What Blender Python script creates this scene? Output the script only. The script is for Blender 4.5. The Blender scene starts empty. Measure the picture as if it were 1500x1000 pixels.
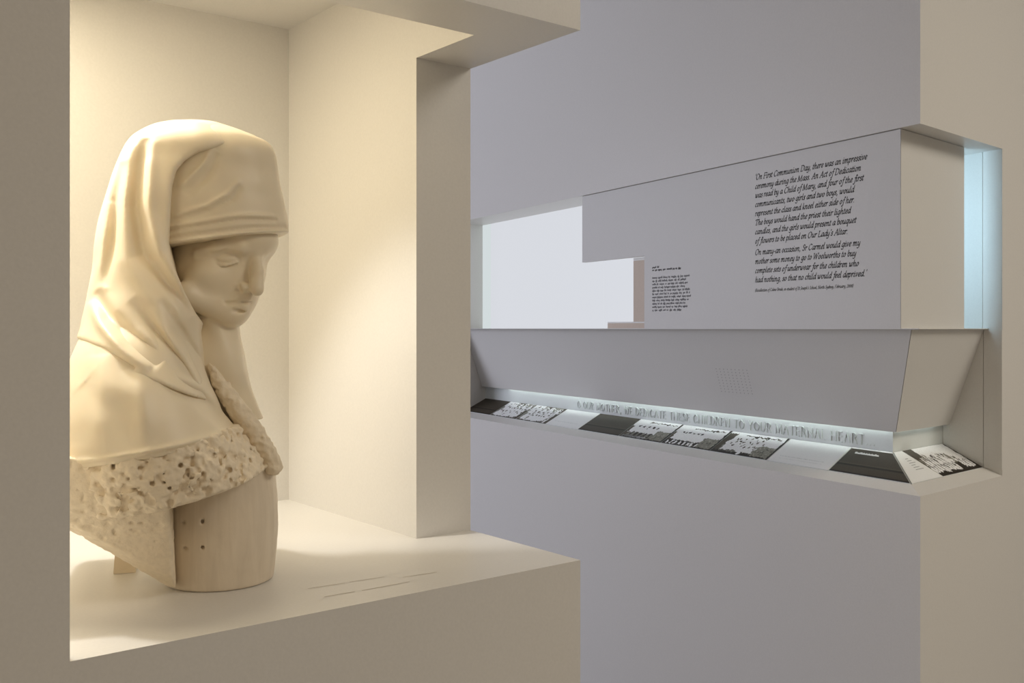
import bpy, bmesh, math, random
import numpy as np
from mathutils import Vector

# ------------------------------------------------------------------ camera, world, lights, exposure
SC = bpy.context.scene
COL = SC.collection
F, CX, HY, EYE = 1437.0, 750.0, 481.0, 1.55      # focal length in px of a 1500x1000 frame, horizon row, eye height

cam_d = bpy.data.cameras.new('camera')
cam_d.sensor_fit = 'HORIZONTAL'
cam_d.sensor_width = 36.0
cam_d.lens = 36.0 * F / 1500.0
cam_d.shift_y = (HY - 500.0) / 1500.0
cam_d.clip_start = 0.02
cam = bpy.data.objects.new('camera', cam_d)
COL.objects.link(cam)
cam.location = (0, 0, EYE)
cam.rotation_euler = (math.pi / 2, 0, 0)
SC.camera = cam

vs = SC.view_settings
vs.view_transform = 'Standard'
vs.look = 'None'
vs.gamma = 1.0
vs.use_curve_mapping = False
vs.exposure = 0.0

world = bpy.data.worlds.new('world')
SC.world = world
world.use_nodes = True
world.node_tree.nodes['Background'].inputs[0].default_value = (0.72, 0.74, 0.80, 1)
world.node_tree.nodes['Background'].inputs[1].default_value = 0.10

# block (display wall with the bust): a runs to the right along its front, b into its depth
TH = math.radians(38.5)
C0 = np.array([(850 - CX) / F * 1.6, 1.6])
AV = np.array([math.cos(TH), math.sin(TH)])
BV = np.array([-math.sin(TH), math.cos(TH)])
def AB(a, b, z):
    p = C0 + a * AV + b * BV
    return Vector((p[0], p[1], z))
# far wall with the slot: corner K, D1 along the long wall, D2 along the end wall
U = 0.686                       # metres per unit of the slot's measured drawing (heights from the eye-level joint)
K0 = np.array([(1348 - CX) / F * 2.4, 2.4])
D1 = np.array([-57 - CX, F]); D1 = D1 / np.linalg.norm(D1)
D2 = np.array([2320 - CX, F]); D2 = D2 / np.linalg.norm(D2)
def LS(s, m, z):                # long side: s along the wall, m recess
    p = K0 + U * (s * D1 + m * D2)
    return Vector((p[0], p[1], EYE + (z - EYE) * U))
def ES(s, m, z):                # end side
    p = K0 + U * (s * D2 + m * D1)
    return Vector((p[0], p[1], EYE + (z - EYE) * U))
def zd(z):                      # true height -> drawing height
    return EYE + (z - EYE) / U
def s_long(px, m):              # distance along the long wall of the point seen at column px
    u = (px - CX) / F
    bx, by = K0 + U * m * D2
    return (bx - u * by) / (u * D1[1] - D1[0]) / U

def light(name, typ, loc, target, energy, color, **kw):
    d = bpy.data.lights.new(name, typ)
    d.energy = energy
    d.color = color
    for k, v in kw.items():
        setattr(d, k, v)
    o = bpy.data.objects.new(name, d)
    COL.objects.link(o)
    o.location = loc
    o.rotation_euler = (Vector(target) - Vector(loc)).to_track_quat('-Z', 'Y').to_euler()
    return o

# gallery ceiling lamps, behind and right of the camera
light('ceiling_lamp_right_offscreen', 'AREA', (3.0, 1.0, 3.37), (3.0, 1.0, 0), 60, (1.0, 0.92, 0.79), shape='RECTANGLE', size=2.0, size_y=1.4)
light('ceiling_lamp_behind_offscreen', 'AREA', (0.9, -1.9, 3.37), (0.9, -1.9, 0), 16, (1.0, 0.76, 0.46), shape='RECTANGLE', size=1.6, size_y=1.6)
# cool daylight from the window side of the room, on the left wall beyond the display wall
light('window_left_offscreen', 'AREA', (-4.95, 4.4, 1.8), (1.0, 4.3, 1.4), 108, (0.82, 0.85, 1.0), shape='RECTANGLE', size=2.6, size_y=2.2)
# lamps in the niche ceiling, above and left of the picture
SPOT_P = AB(-0.84, 0.50, 2.17)
light('niche_spotlight_offscreen', 'SPOT', SPOT_P, AB(-0.56, 0.30, 1.42), 23, (1.0, 0.98, 0.93), spot_size=math.radians(80), spot_blend=0.5, shadow_soft_size=0.035)
light('niche_ceiling_lamp_offscreen', 'AREA', AB(-0.80, 0.44, 2.2), AB(-0.80, 0.44, 1.0), 6.2, (1.0, 0.87, 0.62), shape='RECTANGLE', size=0.6, size_y=0.4)

# ------------------------------------------------------------------ materials
def mat(name, color, rough=0.6, noise=0.0, scale=60.0, bump=0.0, spec=0.4, emit=None, estr=1.0, sss=0.0, metallic=0.0):
    m = bpy.data.materials.new(name)
    m.use_nodes = True
    nt = m.node_tree
    b = nt.nodes['Principled BSDF']
    b.inputs['Base Color'].default_value = (*color, 1)
    b.inputs['Roughness'].default_value = rough
    b.inputs['Specular IOR Level'].default_value = spec
    b.inputs['Metallic'].default_value = metallic
    if sss:
        b.inputs['Subsurface Weight'].default_value = sss
        b.inputs['Subsurface Radius'].default_value = (0.02, 0.012, 0.006)
        b.inputs['Subsurface Scale'].default_value = 0.5
    if noise or bump:
        tc = nt.nodes.new('ShaderNodeTexCoord')
        n = nt.nodes.new('ShaderNodeTexNoise')
        n.inputs['Scale'].default_value = scale
        n.inputs['Detail'].default_value = 6
        nt.links.new(tc.outputs['Object'], n.inputs['Vector'])
        if noise:
            mx = nt.nodes.new('ShaderNodeMix')
            mx.data_type = 'RGBA'
            mx.inputs[6].default_value = (*[c * (1 - noise) for c in color], 1)
            mx.inputs[7].default_value = (*[min(1, c * (1 + noise)) for c in color], 1)
            nt.links.new(n.outputs['Fac'], mx.inputs[0])
            nt.links.new(mx.outputs[2], b.inputs['Base Color'])
        if bump:
            bp = nt.nodes.new('ShaderNodeBump')
            bp.inputs['Strength'].default_value = bump
            bp.inputs['Distance'].default_value = 0.002
            nt.links.new(n.outputs['Fac'], bp.inputs['Height'])
            nt.links.new(bp.outputs['Normal'], b.inputs['Normal'])
    if emit:
        b.inputs['Emission Color'].default_value = (*emit, 1)
        b.inputs['Emission Strength'].default_value = estr
    return m

M = {}
M['paint'] = mat('wall_paint', (0.74, 0.72, 0.69), 0.38, 0.05, 220, 0.06)
M['panel'] = mat('panel_lacquer', (0.72, 0.71, 0.69), 0.45, 0.04, 240, 0.04)
M['strip'] = mat('satin_strip', (0.74, 0.78, 0.77), 0.4, 0.03, 120)
M['floor'] = mat('floor_screed', (0.42, 0.40, 0.38), 0.5, 0.15, 8)
M['ceil'] = mat('ceiling_paint', (0.8, 0.79, 0.77), 0.7, 0.03, 60)
M['glow'] = mat('daylight_glass', (0.02, 0.02, 0.02), 0.4, spec=0.1, emit=(0.66, 0.68, 0.725), estr=1.0)
M['glow_edge'] = mat('daylight_glass_greenish', (0.02, 0.02, 0.02), 0.4, spec=0.1, emit=(0.63, 0.69, 0.70), estr=1.0)
M['glow_blue'] = mat('blue_daylight_glass', (0.02, 0.02, 0.02), 0.4, spec=0.1, emit=(0.44, 0.66, 0.77), estr=1.0)
M['beige'] = mat('beige_reveal', (0.72, 0.60, 0.50), 0.6, 0.06, 150)
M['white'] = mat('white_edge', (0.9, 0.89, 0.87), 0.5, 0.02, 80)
M['ink'] = mat('black_vinyl', (0.018, 0.017, 0.017), 0.6)
M['ink_soft'] = mat('grey_vinyl', (0.17, 0.17, 0.18), 0.6)
M['dots'] = mat('hole_shade_grey', (0.40, 0.39, 0.38), 0.7)  # shade inside the speaker holes, painted as grey
M['scratch'] = mat('pencil_line', (0.50, 0.44, 0.34), 0.7)
M['marble'] = mat('cream_marble', (0.86, 0.745, 0.555), 0.42, 0.05, 14, 0.03, sss=0.10)
M['marble_dark'] = mat('worn_marble', (0.86, 0.74, 0.56), 0.6, 0.12, 110, 0.9)
def drum_mat():
    m = mat('veined_stone', (0.62, 0.53, 0.41), 0.55, 0.1, 160, 0.12)
    nt = m.node_tree; b = nt.nodes['Principled BSDF']
    tc = nt.nodes.new('ShaderNodeTexCoord'); w = nt.nodes.new('ShaderNodeTexNoise'); r = nt.nodes.new('ShaderNodeMix')
    mp = nt.nodes.new('ShaderNodeMapping'); mp.inputs['Rotation'].default_value = (0.05, 0.12, 0.3); mp.inputs['Scale'].default_value = (1.0, 1.0, 0.10)
    w.inputs['Scale'].default_value = 70; w.inputs['Distortion'].default_value = 0.8; w.inputs['Detail'].default_value = 5
    r.data_type = 'RGBA'
    r.inputs[6].default_value = (0.85, 0.74, 0.59, 1); r.inputs[7].default_value = (0.66, 0.56, 0.43, 1)
    nt.links.new(tc.outputs['Object'], mp.inputs['Vector']); nt.links.new(mp.outputs['Vector'], w.inputs['Vector'])
    nt.links.new(w.outputs['Fac'], r.inputs[0]); nt.links.new(r.outputs[2], b.inputs['Base Color'])
    return m
M['drum'] = drum_mat()
M['paper'] = mat('white_print', (0.78, 0.80, 0.80), 0.35, 0.02, 90)

# ------------------------------------------------------------------ helpers
def tag(o, label=None, cat=None, group=None, kind=None):
    if label: o['label'] = label
    if cat: o['category'] = cat
    if group: o['group'] = group
    if kind: o['kind'] = kind
    return o

def mesh_obj(name, verts, faces, m, parent=None, smooth=False):
    me = bpy.data.meshes.new(name)
    me.from_pydata([tuple(v) for v in verts], [], faces)
    me.update()
    bm = bmesh.new(); bm.from_mesh(me)
    bmesh.ops.recalc_face_normals(bm, faces=bm.faces)
    bm.to_mesh(me); bm.free()
    if smooth:
        me.polygons.foreach_set('use_smooth', [True] * len(me.polygons))
    if m is not None:
        me.materials.append(M[m])
    o = bpy.data.objects.new(name, me)
    COL.objects.link(o)
    if parent is not None:
        o.parent = parent
    return o

def solid(name, lo, hi, m, parent=None):
    """closed prism between two equally long loops of points"""
    n = len(lo)
    v = list(lo) + list(hi)
    f = [tuple(range(n))[::-1], tuple(range(n, 2 * n))]
    f += [(i, (i + 1) % n, n + (i + 1) % n, n + i) for i in range(n)]
    return mesh_obj(name, v, f, m, parent)

def solids(name, pieces, m, parent=None):
    """several prisms of ONE wall in one mesh"""
    V, Fc = [], []
    for lo, hi in pieces:
        n = len(lo); o = len(V)
        V += list(lo) + list(hi)
        Fc += [tuple(o + i for i in range(n))[::-1], tuple(o + n + i for i in range(n))]
        Fc += [(o + i, o + (i + 1) % n, o + n + (i + 1) % n, o + n + i) for i in range(n)]
    return mesh_obj(name, V, Fc, m, parent)

def abbox(a0, a1, b0, b1, z0, z1):
    q = [(a0, b0), (a1, b0), (a1, b1), (a0, b1)]
    return [AB(a, b, z0) for a, b in q], [AB(a, b, z1) for a, b in q]

def struct(o):
    o['kind'] = 'structure'
    return o

# ------------------------------------------------------------------ room shell
def xybox(x0, x1, y0, y1, z0, z1):
    q = [(x0, y0), (x1, y0), (x1, y1), (x0, y1)]
    return [Vector((x, y, z0)) for x, y in q], [Vector((x, y, z1)) for x, y in q]
RX0, RX1, RY0, RY1, RH = -5.0, 5.5, -3.2, 9.5, 3.4
struct(solid('floor', *xybox(RX0, RX1, RY0, RY1, -0.1, 0), 'floor'))
struct(solid('ceiling', *xybox(RX0, RX1, RY0, RY1, RH, RH + 0.1), 'ceil'))
struct(solid('wall_rear', *xybox(RX0, RX1, RY0 - 0.1, RY0, 0, RH), 'paint'))
struct(solid('wall_right', *xybox(RX1, RX1 + 0.1, RY0, RY1, 0, RH), 'paint'))
struct(solid('wall_left', *xybox(RX0 - 0.1, RX0, RY0, RY1, 0, RH), 'paint'))
struct(solid('wall_far', *xybox(RX0, RX1, RY1, RY1 + 0.1, 0, RH), 'paint'))

# ------------------------------------------------------------------ display wall with niche
SILL, LINT = 1.1725, 2.0364
PW = -0.12
struct(solid('wall_niche_base', *abbox(-2.2, 0, 0, 0.95, 0, SILL), 'paint'))
struct(solid('wall_front', *abbox(-2.2, -0.783, 0, 0.03, SILL, RH), 'paint'))
struct(solids('wall_lintel', [abbox(-0.783, 0, 0, 0.13, LINT, RH), abbox(PW, 0, 0.13, 0.95, LINT, RH)], 'paint'))
struct(solid('wall_pillar', *abbox(PW, 0, 0.304, 0.95, SILL, LINT), 'paint'))
struct(solid('wall_niche_back', *abbox(-1.30, PW, 0.82, 0.95, SILL, RH), 'paint'))
struct(solid('wall_niche_left', *abbox(-1.42, -1.30, 0.13, 0.95, SILL, RH), 'paint'))
struct(solid('ceiling_niche', *abbox(-1.30, PW, 0.13, 0.82, 2.21, 2.3), 'paint'))

# ------------------------------------------------------------------ far wall with the slot
ZL, ZT, ZE = 0.951, 2.281, 1.55
SE, EE = 3.777, 0.7306                 # slot ends on the long and end side
ML, MB, ZF, ZB = 0.082, 0.2764, 0.974, 1.053
def lslab(s0, s1, m0, m1, z0, z1, mitre=True):
    a = m0 if (mitre and s0 <= m0 + 1e-6) else s0
    b = m1 if mitre else s0
    q = [(a, m0), (s1, m0), (s1, m1), (max(b, s0), m1)]
    return [LS(s, m, z0) for s, m in q], [LS(s, m, z1) for s, m in q]
def eslab(s0, s1, m0, m1, z0, z1, mitre=True):
    b = m1 if mitre else s0
    q = [(max(m0, s0), m0), (s1, m0), (s1, m1), (max(b, s0), m1)]
    return [ES(s, m, z0) for s, m in q], [ES(s, m, z1) for s, m in q]
TK = 0.42
struct(solid('wall_long_lower', *lslab(0, 5.6, 0, TK, zd(0), ZL), 'paint'))
struct(solid('wall_long_upper', *lslab(0, 5.6, 0, TK, ZT, zd(RH)), 'paint'))
struct(solid('wall_long_far', *lslab(SE, 5.6, 0, TK, ZL, ZT, False), 'paint'))
struct(solid('wall_end_lower', *eslab(0, 3.4, 0, TK, zd(0), ZL), 'paint'))
struct(solid('wall_end_upper', *eslab(0, 3.4, 0, TK, ZT, zd(RH)), 'paint'))
struct(solid('wall_end_right', *eslab(EE, 3.4, 0, TK, ZL, ZT, False), 'paint'))

def prof(fn, s1, pts, mitre=True, s0=None):
    """extrude an (m, z) profile along one side of the slot, mitred at the corner"""
    lo = [fn(m if s0 is None else s0, m, z) for m, z in pts]
    hi = [fn(s1, m, z) for m, z in pts]
    return lo, hi
LIP = [(0, ZL), (ML, ZF), (ML, ZF - 0.01), (ML + 0.02, ZL), ]
LEDGE = [(ML, ZF - 0.004), (MB, ZB - 0.004), (MB + 0.1, ZB - 0.004), (MB + 0.1, ZL), (ML, ZL)]
struct(solid('trim_2', *prof(LS, SE, LIP), 'paint'))
struct(solid('trim_3', *prof(ES, EE, LIP), 'paint'))
struct(solid('trim_4', *prof(LS, SE, LEDGE), 'panel'))
struct(solid('trim_5', *prof(ES, EE, LEDGE), 'panel'))

# sloping panels
ZS = 1.14
MS = 0.08 + (ZE - ZS) / (ZE - ZB) * (MB - 0.08)
SLP = [(0.08, ZE - 0.004), (MS, ZS), (MS + 0.012, ZS + 0.004), (0.095, ZE - 0.004)]
def gapped(fn, s1, pts, g):
    return [fn(m + g, m, z) for m, z in pts], [fn(s1, m, z) for m, z in pts]
sp1 = solid('sloping_panel', *gapped(LS, SE - 0.002, SLP, 0.0015), 'panel')
tag(sp1, 'long grey panel leaning inward above the row of photographs', 'panel')
sp2 = solid('sloping_panel', *gapped(ES, EE - 0.004, SLP, 0.0015), 'panel')
tag(sp2, 'short beige grey panel leaning inward at the corner end, beside the blue light slit', 'panel')
# backing boards behind the mitre gaps
struct(solid('trim_6', *prof(LS, SE, [(0.10, ZE - 0.006), (MS + 0.016, ZS + 0.012), (MS + 0.018, ZS + 0.012), (0.105, ZE - 0.006)]), 'panel'))
struct(solid('trim_7', *prof(ES, EE, [(0.10, ZE - 0.006), (MS + 0.016, ZS + 0.012), (MS + 0.018, ZS + 0.012), (0.105, ZE - 0.006)]), 'panel'))
# horizontal closing boards at eye level
struct(solid('trim_8', *prof(LS, SE, [(0.012, ZE - 0.003), (0.012, ZE), (TK, ZE), (TK, ZE - 0.003)]), 'panel'))
struct(solid('trim_9', *prof(ES, EE, [(0.06, ZE - 0.003), (0.06, ZE), (TK, ZE), (TK, ZE - 0.003)]), 'panel'))
# upstand strips lit from behind the sloping panel
st1 = solid('inscription_strip', *prof(LS, SE, [(MB, ZB - 0.003), (MB, 1.24), (MB + 0.01, 1.24), (MB + 0.01, ZB - 0.003)]), 'strip')
tag(st1, 'long pale strip with raised capital letters behind the row of photographs', 'inscription')
st2 = solid('lit_strip', *prof(ES, EE, [(MB, ZB - 0.003), (MB, 1.24), (MB + 0.01, 1.24), (MB + 0.01, ZB - 0.003)]), 'strip')
tag(st2, 'short plain pale strip behind the corner photograph', 'strip')
def strip_light(p, q, energy):
    d = bpy.data.lights.new('led_strip_light', 'AREA')
    d.shape = 'RECTANGLE'; d.size = (q - p).length; d.size_y = 0.006
    d.energy = energy; d.color = (0.88, 1.0, 0.95)
    o = bpy.data.objects.new('led_strip_light', d); COL.objects.link(o)
    c = (p + q) / 2; o.location = c
    x = (q - p).normalized(); z = Vector((0, 0, 1)); y = z.cross(x)
    from mathutils import Matrix
    o.rotation_euler = Matrix((x, y, z)).transposed().to_euler()
strip_light(LS(0.27, 0.2640, 1.172), LS(SE - 0.35, 0.2640, 1.172), 0.62)
strip_light(ES(0.30, 0.2640, 1.172), ES(EE - 0.08, 0.2640, 1.172), 0.035)

# text board on the long side (stepped outline) and plain end board
TB0, TB1 = 0.011, 0.040
outline = [(0.0905, ZE), (1.632, ZE), (1.632, 1.915), (2.197, 1.915), (2.197, ZT - 0.002), (0.0905, ZT - 0.002)]
board = solid('text_board', [LS(s, TB0, z) for s, z in outline], [LS(0.1195 if s < 0.1 else s, TB1, z) for s, z in outline], 'panel')
tag(board, 'large grey wall board with stepped edge, printed with italic quotation', 'text board')
outline = [(TB0, ZE), (0.554, ZE), (0.554, ZT - 0.002), (TB0, ZT - 0.002)]
eb = solid('end_board', [ES(s, 0.089, z) for s, z in outline], [ES(0.0395 if s < 0.1 else s, 0.117, z) for s, z in outline], 'panel')
tag(eb, 'plain upright beige board at the corner beside the blue light slit', 'board')

# bright panes
w1 = bpy.data.objects.new('window_1', None); COL.objects.link(w1); w1.location = LS(2.6, 0.25, ZE); struct(w1)
bpy.context.view_layer.update()
def child_keep(o, p):
    o.parent = p
    o.matrix_parent_inverse = p.matrix_world.inverted()
PM = 0.25
sj1, sj2 = s_long(719, PM), s_long(886, PM)
for i, (s0, s1, mm) in enumerate(((1.35, sj2, 'glow'), (sj2, sj1, 'glow'), (sj1, SE, 'glow_edge'))):
    q = [(s0 + 0.0015, ZE), (s1 - 0.0015, ZE), (s1 - 0.0015, ZT), (s0 + 0.0015, ZT)]
    o = solid('pane', [LS(s, PM, z) for s, z in q], [LS(s, PM + 0.008, z) for s, z in q], mm)
    child_keep(o, w1)
for nm, s0, s1, z0, z1, mm in (('post', 1.60, 1.777, 1.585, 1.900, 'beige'), ('post_lit_edge', 1.60, 1.777, 1.900, 1.915, 'white'),  # lit top edges of post and sill block, put in as white slabs
                               ('sill_block', 1.60, 2.01, 1.5505, 1.578, 'beige'), ('sill_lit_edge', 1.60, 2.01, 1.578, 1.585, 'white')):
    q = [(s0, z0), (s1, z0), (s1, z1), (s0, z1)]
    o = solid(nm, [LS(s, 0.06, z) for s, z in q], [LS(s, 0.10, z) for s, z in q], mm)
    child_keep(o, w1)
# daylight falling through the slit beside the end board, from the bright room behind it
light('slit_daylight', 'AREA', ES(0.30, 0.24, 1.98), ES(0.72, 0.10, 1.95), 1.15, (0.52, 0.78, 0.95), shape='RECTANGLE', size=0.10, size_y=0.42)
struct(solid('trim_10', [ES(EE - 0.003, 0.088, ZE), ES(EE, 0.088, ZE), ES(EE, 0.0895, ZE), ES(EE - 0.003, 0.0895, ZE)], [ES(EE - 0.003, 0.088, ZT), ES(EE, 0.088, ZT), ES(EE, 0.0895, ZT), ES(EE - 0.003, 0.0895, ZT)], 'panel'))
# jamb lining and cheek lining with an open joint between them
def lining(name, m0, m1, z0, z1):
    q = [(EE - 0.0035, m0), (EE, m0), (EE, m1), (EE - 0.0035, m1)]
    struct(solid(name, [ES(s_, m_, z0) for s_, m_ in q], [ES(s_, m_, z1) for s_, m_ in q], 'paint'))
lining('trim_11', 0.0, ML - 0.001, ZF + 0.001, ZE - 0.004)
lining('trim_13', ML + 0.0025, MB - 0.001, ZF + 0.001, ZE - 0.004)

# ------------------------------------------------------------------ pen-written letters
def crom(pts, n=5):
    P = [np.array(p, float) for p in pts]
    if len(P) < 3:
        return P
    P = [2 * P[0] - P[1]] + P + [2 * P[-1] - P[-2]]
    out = []
    for i in range(1, len(P) - 2):
        for k in range(n):
            t = k / n
            a, b, c, d = P[i - 1:i + 3]
            out.append(0.5 * (2 * b + (c - a) * t + (2 * a - 5 * b + 4 * c - d) * t * t + (3 * b - a - 3 * c + d) * t ** 3))
    out.append(P[-2])
    return out
BOWL = [(.78, .92), (.5, 1.0), (.2, .72), (.12, .3), (.3, .02), (.55, .2), (.76, .7)]
IT = {   # italic letters: advance, smooth strokes; x height 1
 'a': (.98, [BOWL, [(.82, 1), (.74, .3), (.82, .03), (1.0, .16)]]),
 'b': (.88, [[(.22, 1.7), (.14, .5), (.3, .03), (.62, .2), (.76, .7), (.58, 1), (.3, .8), (.16, .5)]]),
 'c': (.76, [[(.7, .82), (.52, 1), (.22, .72), (.14, .3), (.34, .02), (.68, .22)]]),
 'd': (.98, [BOWL, [(.92, 1.7), (.76, .3), (.83, .03), (1.0, .16)]]),
 'e': (.76, [[(.16, .44), (.52, .55), (.66, .82), (.46, 1), (.2, .7), (.14, .28), (.34, .02), (.68, .2)]]),
 'f': (.6, [[(.86, 1.55), (.7, 1.7), (.54, 1.4), (.34, .1), (.2, -.5), (-.02, -.62), (-.12, -.45)], [(.16, .96), (.72, .96)]]),
 'g': (.95, [BOWL, [(.82, 1), (.72, .1), (.55, -.5), (.25, -.62), (.05, -.45)]]),
 'h': (.98, [[(.26, 1.7), (.12, 0)], [(.16, .42), (.42, .9), (.66, .96), (.7, .7), (.64, .2), (.74, .02), (.95, .18)]]),
 'i': (.48, [[(.02, .8), (.2, .98), (.16, .4), (.14, .12), (.24, .02), (.44, .18)], [(.25, 1.42), (.27, 1.38)]]),
 'k': (.86, [[(.26, 1.7), (.12, 0)], [(.68, .95), (.42, .62), (.18, .48)], [(.24, .52), (.5, .3), (.66, .03), (.84, .14)]]),
 'l': (.48, [[(.28, 1.7), (.14, .3), (.2, .03), (.42, .18)]]),
 'm': (1.45, [[(.02, .82), (.22, .98), (.12, 0)], [(.16, .42), (.42, .92), (.62, .92), (.58, .4), (.54, 0)], [(.6, .42), (.86, .92), (1.1, .94), (1.08, .5), (1.05, .12), (1.16, .02), (1.38, .18)]]),
 'n': (1.0, [[(.02, .82), (.22, .98), (.12, 0)], [(.16, .42), (.42, .9), (.66, .96), (.7, .7), (.64, .2), (.74, .02), (.95, .18)]]),
 'o': (.88, [[(.46, 1), (.2, .75), (.14, .3), (.34, .02), (.64, .28), (.74, .72), (.46, 1)]]),
 'p': (.9, [[(.02, .82), (.22, .98), (.0, -.62)], [(.14, .3), (.36, .02), (.68, .28), (.76, .74), (.56, 1), (.3, .8), (.18, .5)]]),
 'q': (.95, [BOWL, [(.82, 1), (.64, -.62), (.8, -.5)]]),
 'r': (.66, [[(.02, .82), (.22, .98), (.12, 0)], [(.16, .42), (.4, .9), (.62, .96), (.66, .84)]]),
 's': (.66, [[(.58, .84), (.4, 1), (.2, .8), (.3, .56), (.5, .36), (.42, .06), (.2, .02), (.06, .18)]]),
 't': (.54, [[(.32, 1.36), (.15, .3), (.24, .02), (.48, .18)], [(.06, .96), (.52, .96)]]),
 'u': (1.0, [[(.02, .82), (.2, .98), (.14, .3), (.28, .03), (.52, .22), (.7, .6)], [(.8, 1), (.7, .3), (.78, .03), (.96, .18)]]),
 'v': (.86, [[(.02, .84), (.16, .98), (.26, .4), (.3, .03)], [(.3, .03), (.6, .4), (.76, .85), (.66, 1)]]),
 'w': (1.28, [[(.02, .84), (.16, .98), (.22, .3), (.32, .03), (.58, .4), (.7, .98)], [(.7, .98), (.64, .3), (.76, .03), (1.02, .4), (1.18, .85), (1.08, 1)]]),
 'x': (.84, [[(.05, .9), (.2, .95), (.55, .05), (.75, .1)], [(.75, .95), (.05, .05)]]),
 'y': (.92, [[(.02, .82), (.2, .98), (.16, .3), (.3, .03), (.52, .22), (.7, .6)], [(.8, 1), (.68, .1), (.5, -.5), (.2, -.62), (.05, -.48)]]),
 'J': (.8, [[(.3, 1.55), (.86, 1.55)], [(.6, 1.55), (.5, .2), (.35, -.15), (.1, -.1)]]),
 'O': (1.42, [[(.75, 1.58), (.3, 1.3), (.14, .6), (.4, .02), (.85, .1), (1.24, .7), (1.16, 1.4), (.75, 1.58)]]),
 'F': (1.1, [[(.34, 1.55), (.2, 0)], [(.08, 0), (.46, 0)], [(.2, 1.55), (1.1, 1.55), (1.08, 1.3)], [(.28, .82), (.82, .82)]]),
 'C': (1.3, [[(1.22, 1.3), (.85, 1.58), (.36, 1.25), (.16, .6), (.45, .02), (.85, .05), (1.15, .3)]]),
 'D': (1.42, [[(.34, 1.55), (.2, 0)], [(.15, 1.55), (.75, 1.55), (1.22, 1.2), (1.2, .55), (.8, .04), (.08, 0)]]),
 'M': (1.75, [[(.34, 1.55), (.14, 0)], [(.0, 0), (.32, 0)], [(.34, 1.55), (.72, .05)], [(.72, .05), (1.44, 1.55)], [(1.44, 1.55), (1.34, 0)], [(1.15, 0), (1.55, 0)]]),
 'A': (1.3, [[(.08, 0), (.85, 1.58)], [(.85, 1.58), (1.06, 0)], [(-.06, 0), (.26, 0)], [(.88, 0), (1.24, 0)], [(.4, .55), (.98, .55)]]),
 'T': (1.15, [[(.66, 1.55), (.5, 0)], [(.34, 0), (.7, 0)], [(.16, 1.25), (.2, 1.55), (1.16, 1.55), (1.14, 1.25)]]),
 'L': (1.1, [[(.34, 1.55), (.2, 0)], [(.18, 1.55), (.54, 1.55)], [(.08, 0), (.95, 0), (1.02, .3)]]),
 'W': (1.8, [[(.2, 1.55), (.36, 0)], [(.36, 0), (.96, 1.5)], [(.96, 1.5), (1.06, 0)], [(1.06, 0), (1.72, 1.55)], [(.06, 1.55), (.38, 1.55)], [(1.5, 1.55), (1.84, 1.55)]]),
 'S': (1.0, [[(.88, 1.3), (.65, 1.58), (.32, 1.35), (.42, .95), (.75, .65), (.72, .15), (.4, 0), (.12, .25)]]),
 'N': (1.5, [[(.3, 1.55), (.16, 0)], [(.3, 1.55), (1.1, 0)], [(1.1, 0), (1.3, 1.55)], [(.02, 0), (.34, 0)], [(1.12, 1.55), (1.46, 1.55)]]),
 'B': (1.2, [[(.34, 1.55), (.2, 0)], [(.15, 1.55), (.7, 1.55), (.95, 1.25), (.75, .85), (.3, .82)], [(.6, .82), (1.05, .6), (.95, .1), (.08, 0)]]),
 'R': (1.25, [[(.34, 1.55), (.2, 0)], [(.15, 1.55), (.7, 1.55), (.98, 1.25), (.8, .88), (.3, .8)], [(.55, .8), (.85, .2), (1.15, 0)], [(.08, 0), (.36, 0)]]),
 ',': (.42, [[(.2, .1), (.22, -.08), (.08, -.34)]]), '.': (.42, [[(.16, .06), (.2, .03)]]),
 "'": (.34, [[(.3, 1.66), (.3, 1.5), (.2, 1.25)]]), '`': (.34, [[(.3, 1.66), (.2, 1.45), (.24, 1.25)]]),
 '-': (.6, [[(.1, .5), (.5, .5)]]), '(': (.5, [[(.5, 1.65), (.2, .9), (.26, -.3)]]), ')': (.5, [[(.25, 1.65), (.42, .9), (.05, -.3)]]),
 '2': (.95, [[(.16, 1.15), (.5, 1.45), (.8, 1.1), (.5, .5), (.08, .02), (.4, .02), (.82, .02)]]),
 '0': (.95, [[(.48, 1.45), (.14, .8), (.36, .02), (.82, .7), (.48, 1.45)]]),
 '8': (.95, [[(.5, .78), (.2, 1.1), (.5, 1.45), (.78, 1.1), (.5, .78), (.14, .4), (.45, .02), (.8, .4), (.5, .78)]]),
}
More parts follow.
